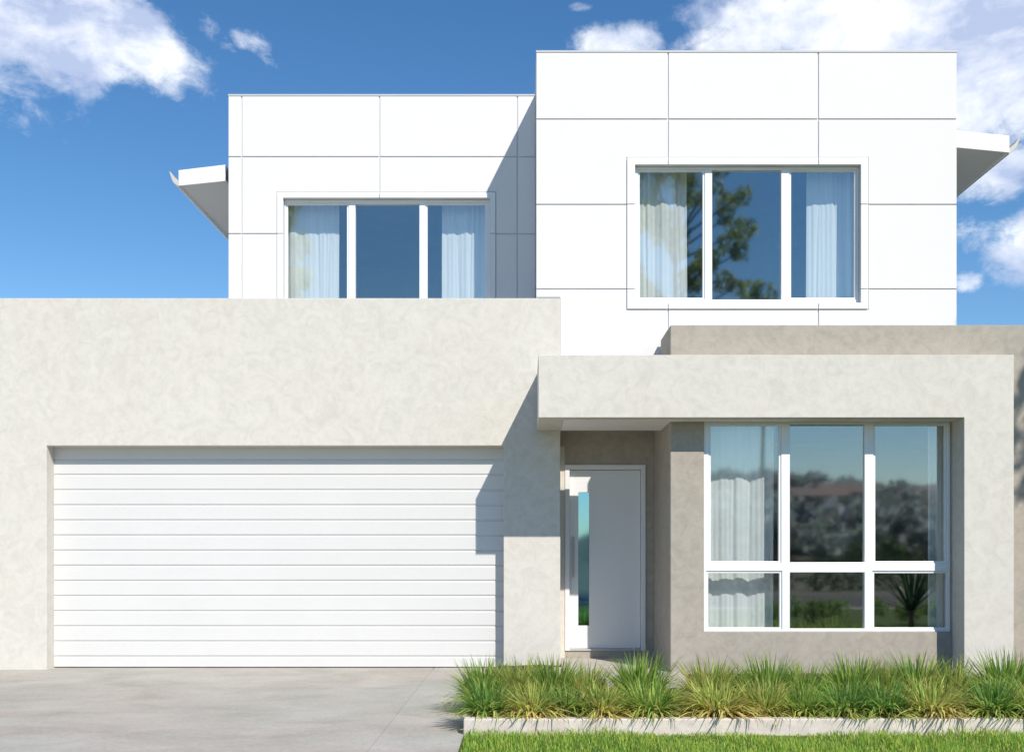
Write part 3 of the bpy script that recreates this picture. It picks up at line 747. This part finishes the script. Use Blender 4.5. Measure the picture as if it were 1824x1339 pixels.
# cumulus banks: bearing/elevation centre, half widths (rad), tilt, strength
BANKS = [(ae(20, 55), .14, .027, -.05, 1.15), (ae(180, 45), .055, .036, 0, 1.15), (ae(262, 82), .040, .026, -.45, 1.0), (ae(-150, 30), .16, .06, 0, 1.0),
         (ae(372, 48), .017, .012, -.7, .62), (ae(400, 75), .020, .008, -.8, .55), (ae(440, 72), .020, .011, -.2, .66), (ae(470, 100), .022, .006, -.5, .5),
         (ae(1420, 30), .090, .036, .0, 1.1), (ae(1290, 68), .055, .014, .1, .95), (ae(1600, 30), .12, .06, .0, 1.25), (ae(1780, 70), .10, .06, -.1, 1.25), (ae(1900, 60), .12, .08, 0, 1.2),
         (ae(1105, 78), .046, .018, 0, .95), (ae(1030, 12), .014, .005, 0, .62),
         (ae(1740, 195), .05, .024, 0, 1.05), (ae(1765, 300), .05, .026, .1, .95), (ae(1765, 425), .038, .018, -.25, .82), (ae(1725, 503), .015, .011, 0, .75), (ae(1850, 440), .05, .03, 0, .9)]
fld = None
for (a0, e0), wa, we, rot, st in BANKS:
    da = mth('SUBTRACT', az, a0); de = mth('SUBTRACT', el, e0)
    c_, s_ = math.cos(rot), math.sin(rot)
    u_ = mth('ADD', mth('MULTIPLY', da, c_ / wa), mth('MULTIPLY', de, s_ / wa)); v_ = mth('SUBTRACT', mth('MULTIPLY', de, c_ / we), mth('MULTIPLY', da, s_ / we))
    r2 = mth('ADD', mth('MULTIPLY', u_, u_), mth('MULTIPLY', v_, v_))
    g_ = mth('MULTIPLY', mth('POWER', 2.718, mth('MULTIPLY', mth('POWER', r2, 1.4), -.6)), st)
    fld = g_ if fld is None else mth('MAXIMUM', fld, g_)
n1 = wn(13, 10, .62, .3, 1.4, CO); n2 = wn(40, 7, .66, .5, 1.3, 3.0)
dens = mth('ADD', fld, mth('ADD', mth('MULTIPLY', mth('SUBTRACT', n1, .5), 1.55), mth('MULTIPLY', mth('SUBTRACT', n2, .5), .7)))
mask = nt.nodes.new('ShaderNodeMapRange'); mask.interpolation_type = 'SMOOTHSTEP'
nt.links.new(mth('MULTIPLY', dens, mth('GREATER_THAN', fld, .02)), mask.inputs[0]); mask.inputs[1].default_value = .40; mask.inputs[2].default_value = 1.0
# thin veil too
body = mth('ADD', mth('MULTIPLY', wn(8, 7, .56, .4, 1.9, 7.0), .75), mth('MULTIPLY', mth('SUBTRACT', n1, .5), -.35)); body = mth('ADD', body, .12)
cr = nt.nodes.new('ShaderNodeValToRGB'); e = cr.color_ramp.elements
e[0].position = .40; e[0].color = (4.0, 4.7, 6.5, 1); e[1].position = .56; e[1].color = (8.6, 8.8, 9.2, 1)
nt.links.new(body, cr.inputs[0])
mx = nt.nodes.new('ShaderNodeMix'); mx.data_type = 'RGBA'
nt.links.new(mth('MULTIPLY', mask.outputs[0], .93), mx.inputs[0]); nt.links.new(skyc, mx.inputs[6]); nt.links.new(cr.outputs[0], mx.inputs[7])
nt.links.new(mx.outputs[2], bg.inputs[0]); bg.inputs[1].default_value = SKY_STRENGTH
W.cycles.sampling_method = 'MANUAL'; W.cycles.sample_map_resolution = 1024

sl = bpy.data.lights.new('sun', 'SUN'); sl.energy = 4.2; sl.angle = math.radians(.5); sl.color = (1.0, .94, .85)
so = bpy.data.objects.new('sun', sl); COL.objects.link(so); so.rotation_euler = (-SUN).to_track_quat('-Z', 'Y').to_euler(); so.location = (8, -16, 18)

cam = bpy.data.cameras.new('camera'); co = bpy.data.objects.new('camera', cam); COL.objects.link(co)
co.location = (0, -DIST, EYE); co.rotation_euler = (math.radians(90), 0, 0)
cam.sensor_fit = 'HORIZONTAL'; cam.sensor_width = 36; cam.lens = 36 * F_ / 1824
cam.shift_x = -(VX - 912) / 1824; cam.shift_y = (VY - 669.5) / 1824
cam.clip_start = .05; cam.clip_end = 5000
S.camera = co
S.view_settings.view_transform = 'Standard'; S.view_settings.look = 'None'; S.view_settings.gamma = 1; S.view_settings.exposure = 0.25
S.render.engine = 'CYCLES'; S.cycles.use_denoising = True
S.cycles.max_bounces = 8; S.cycles.transparent_max_bounces = 16; S.cycles.sample_clamp_indirect = 6
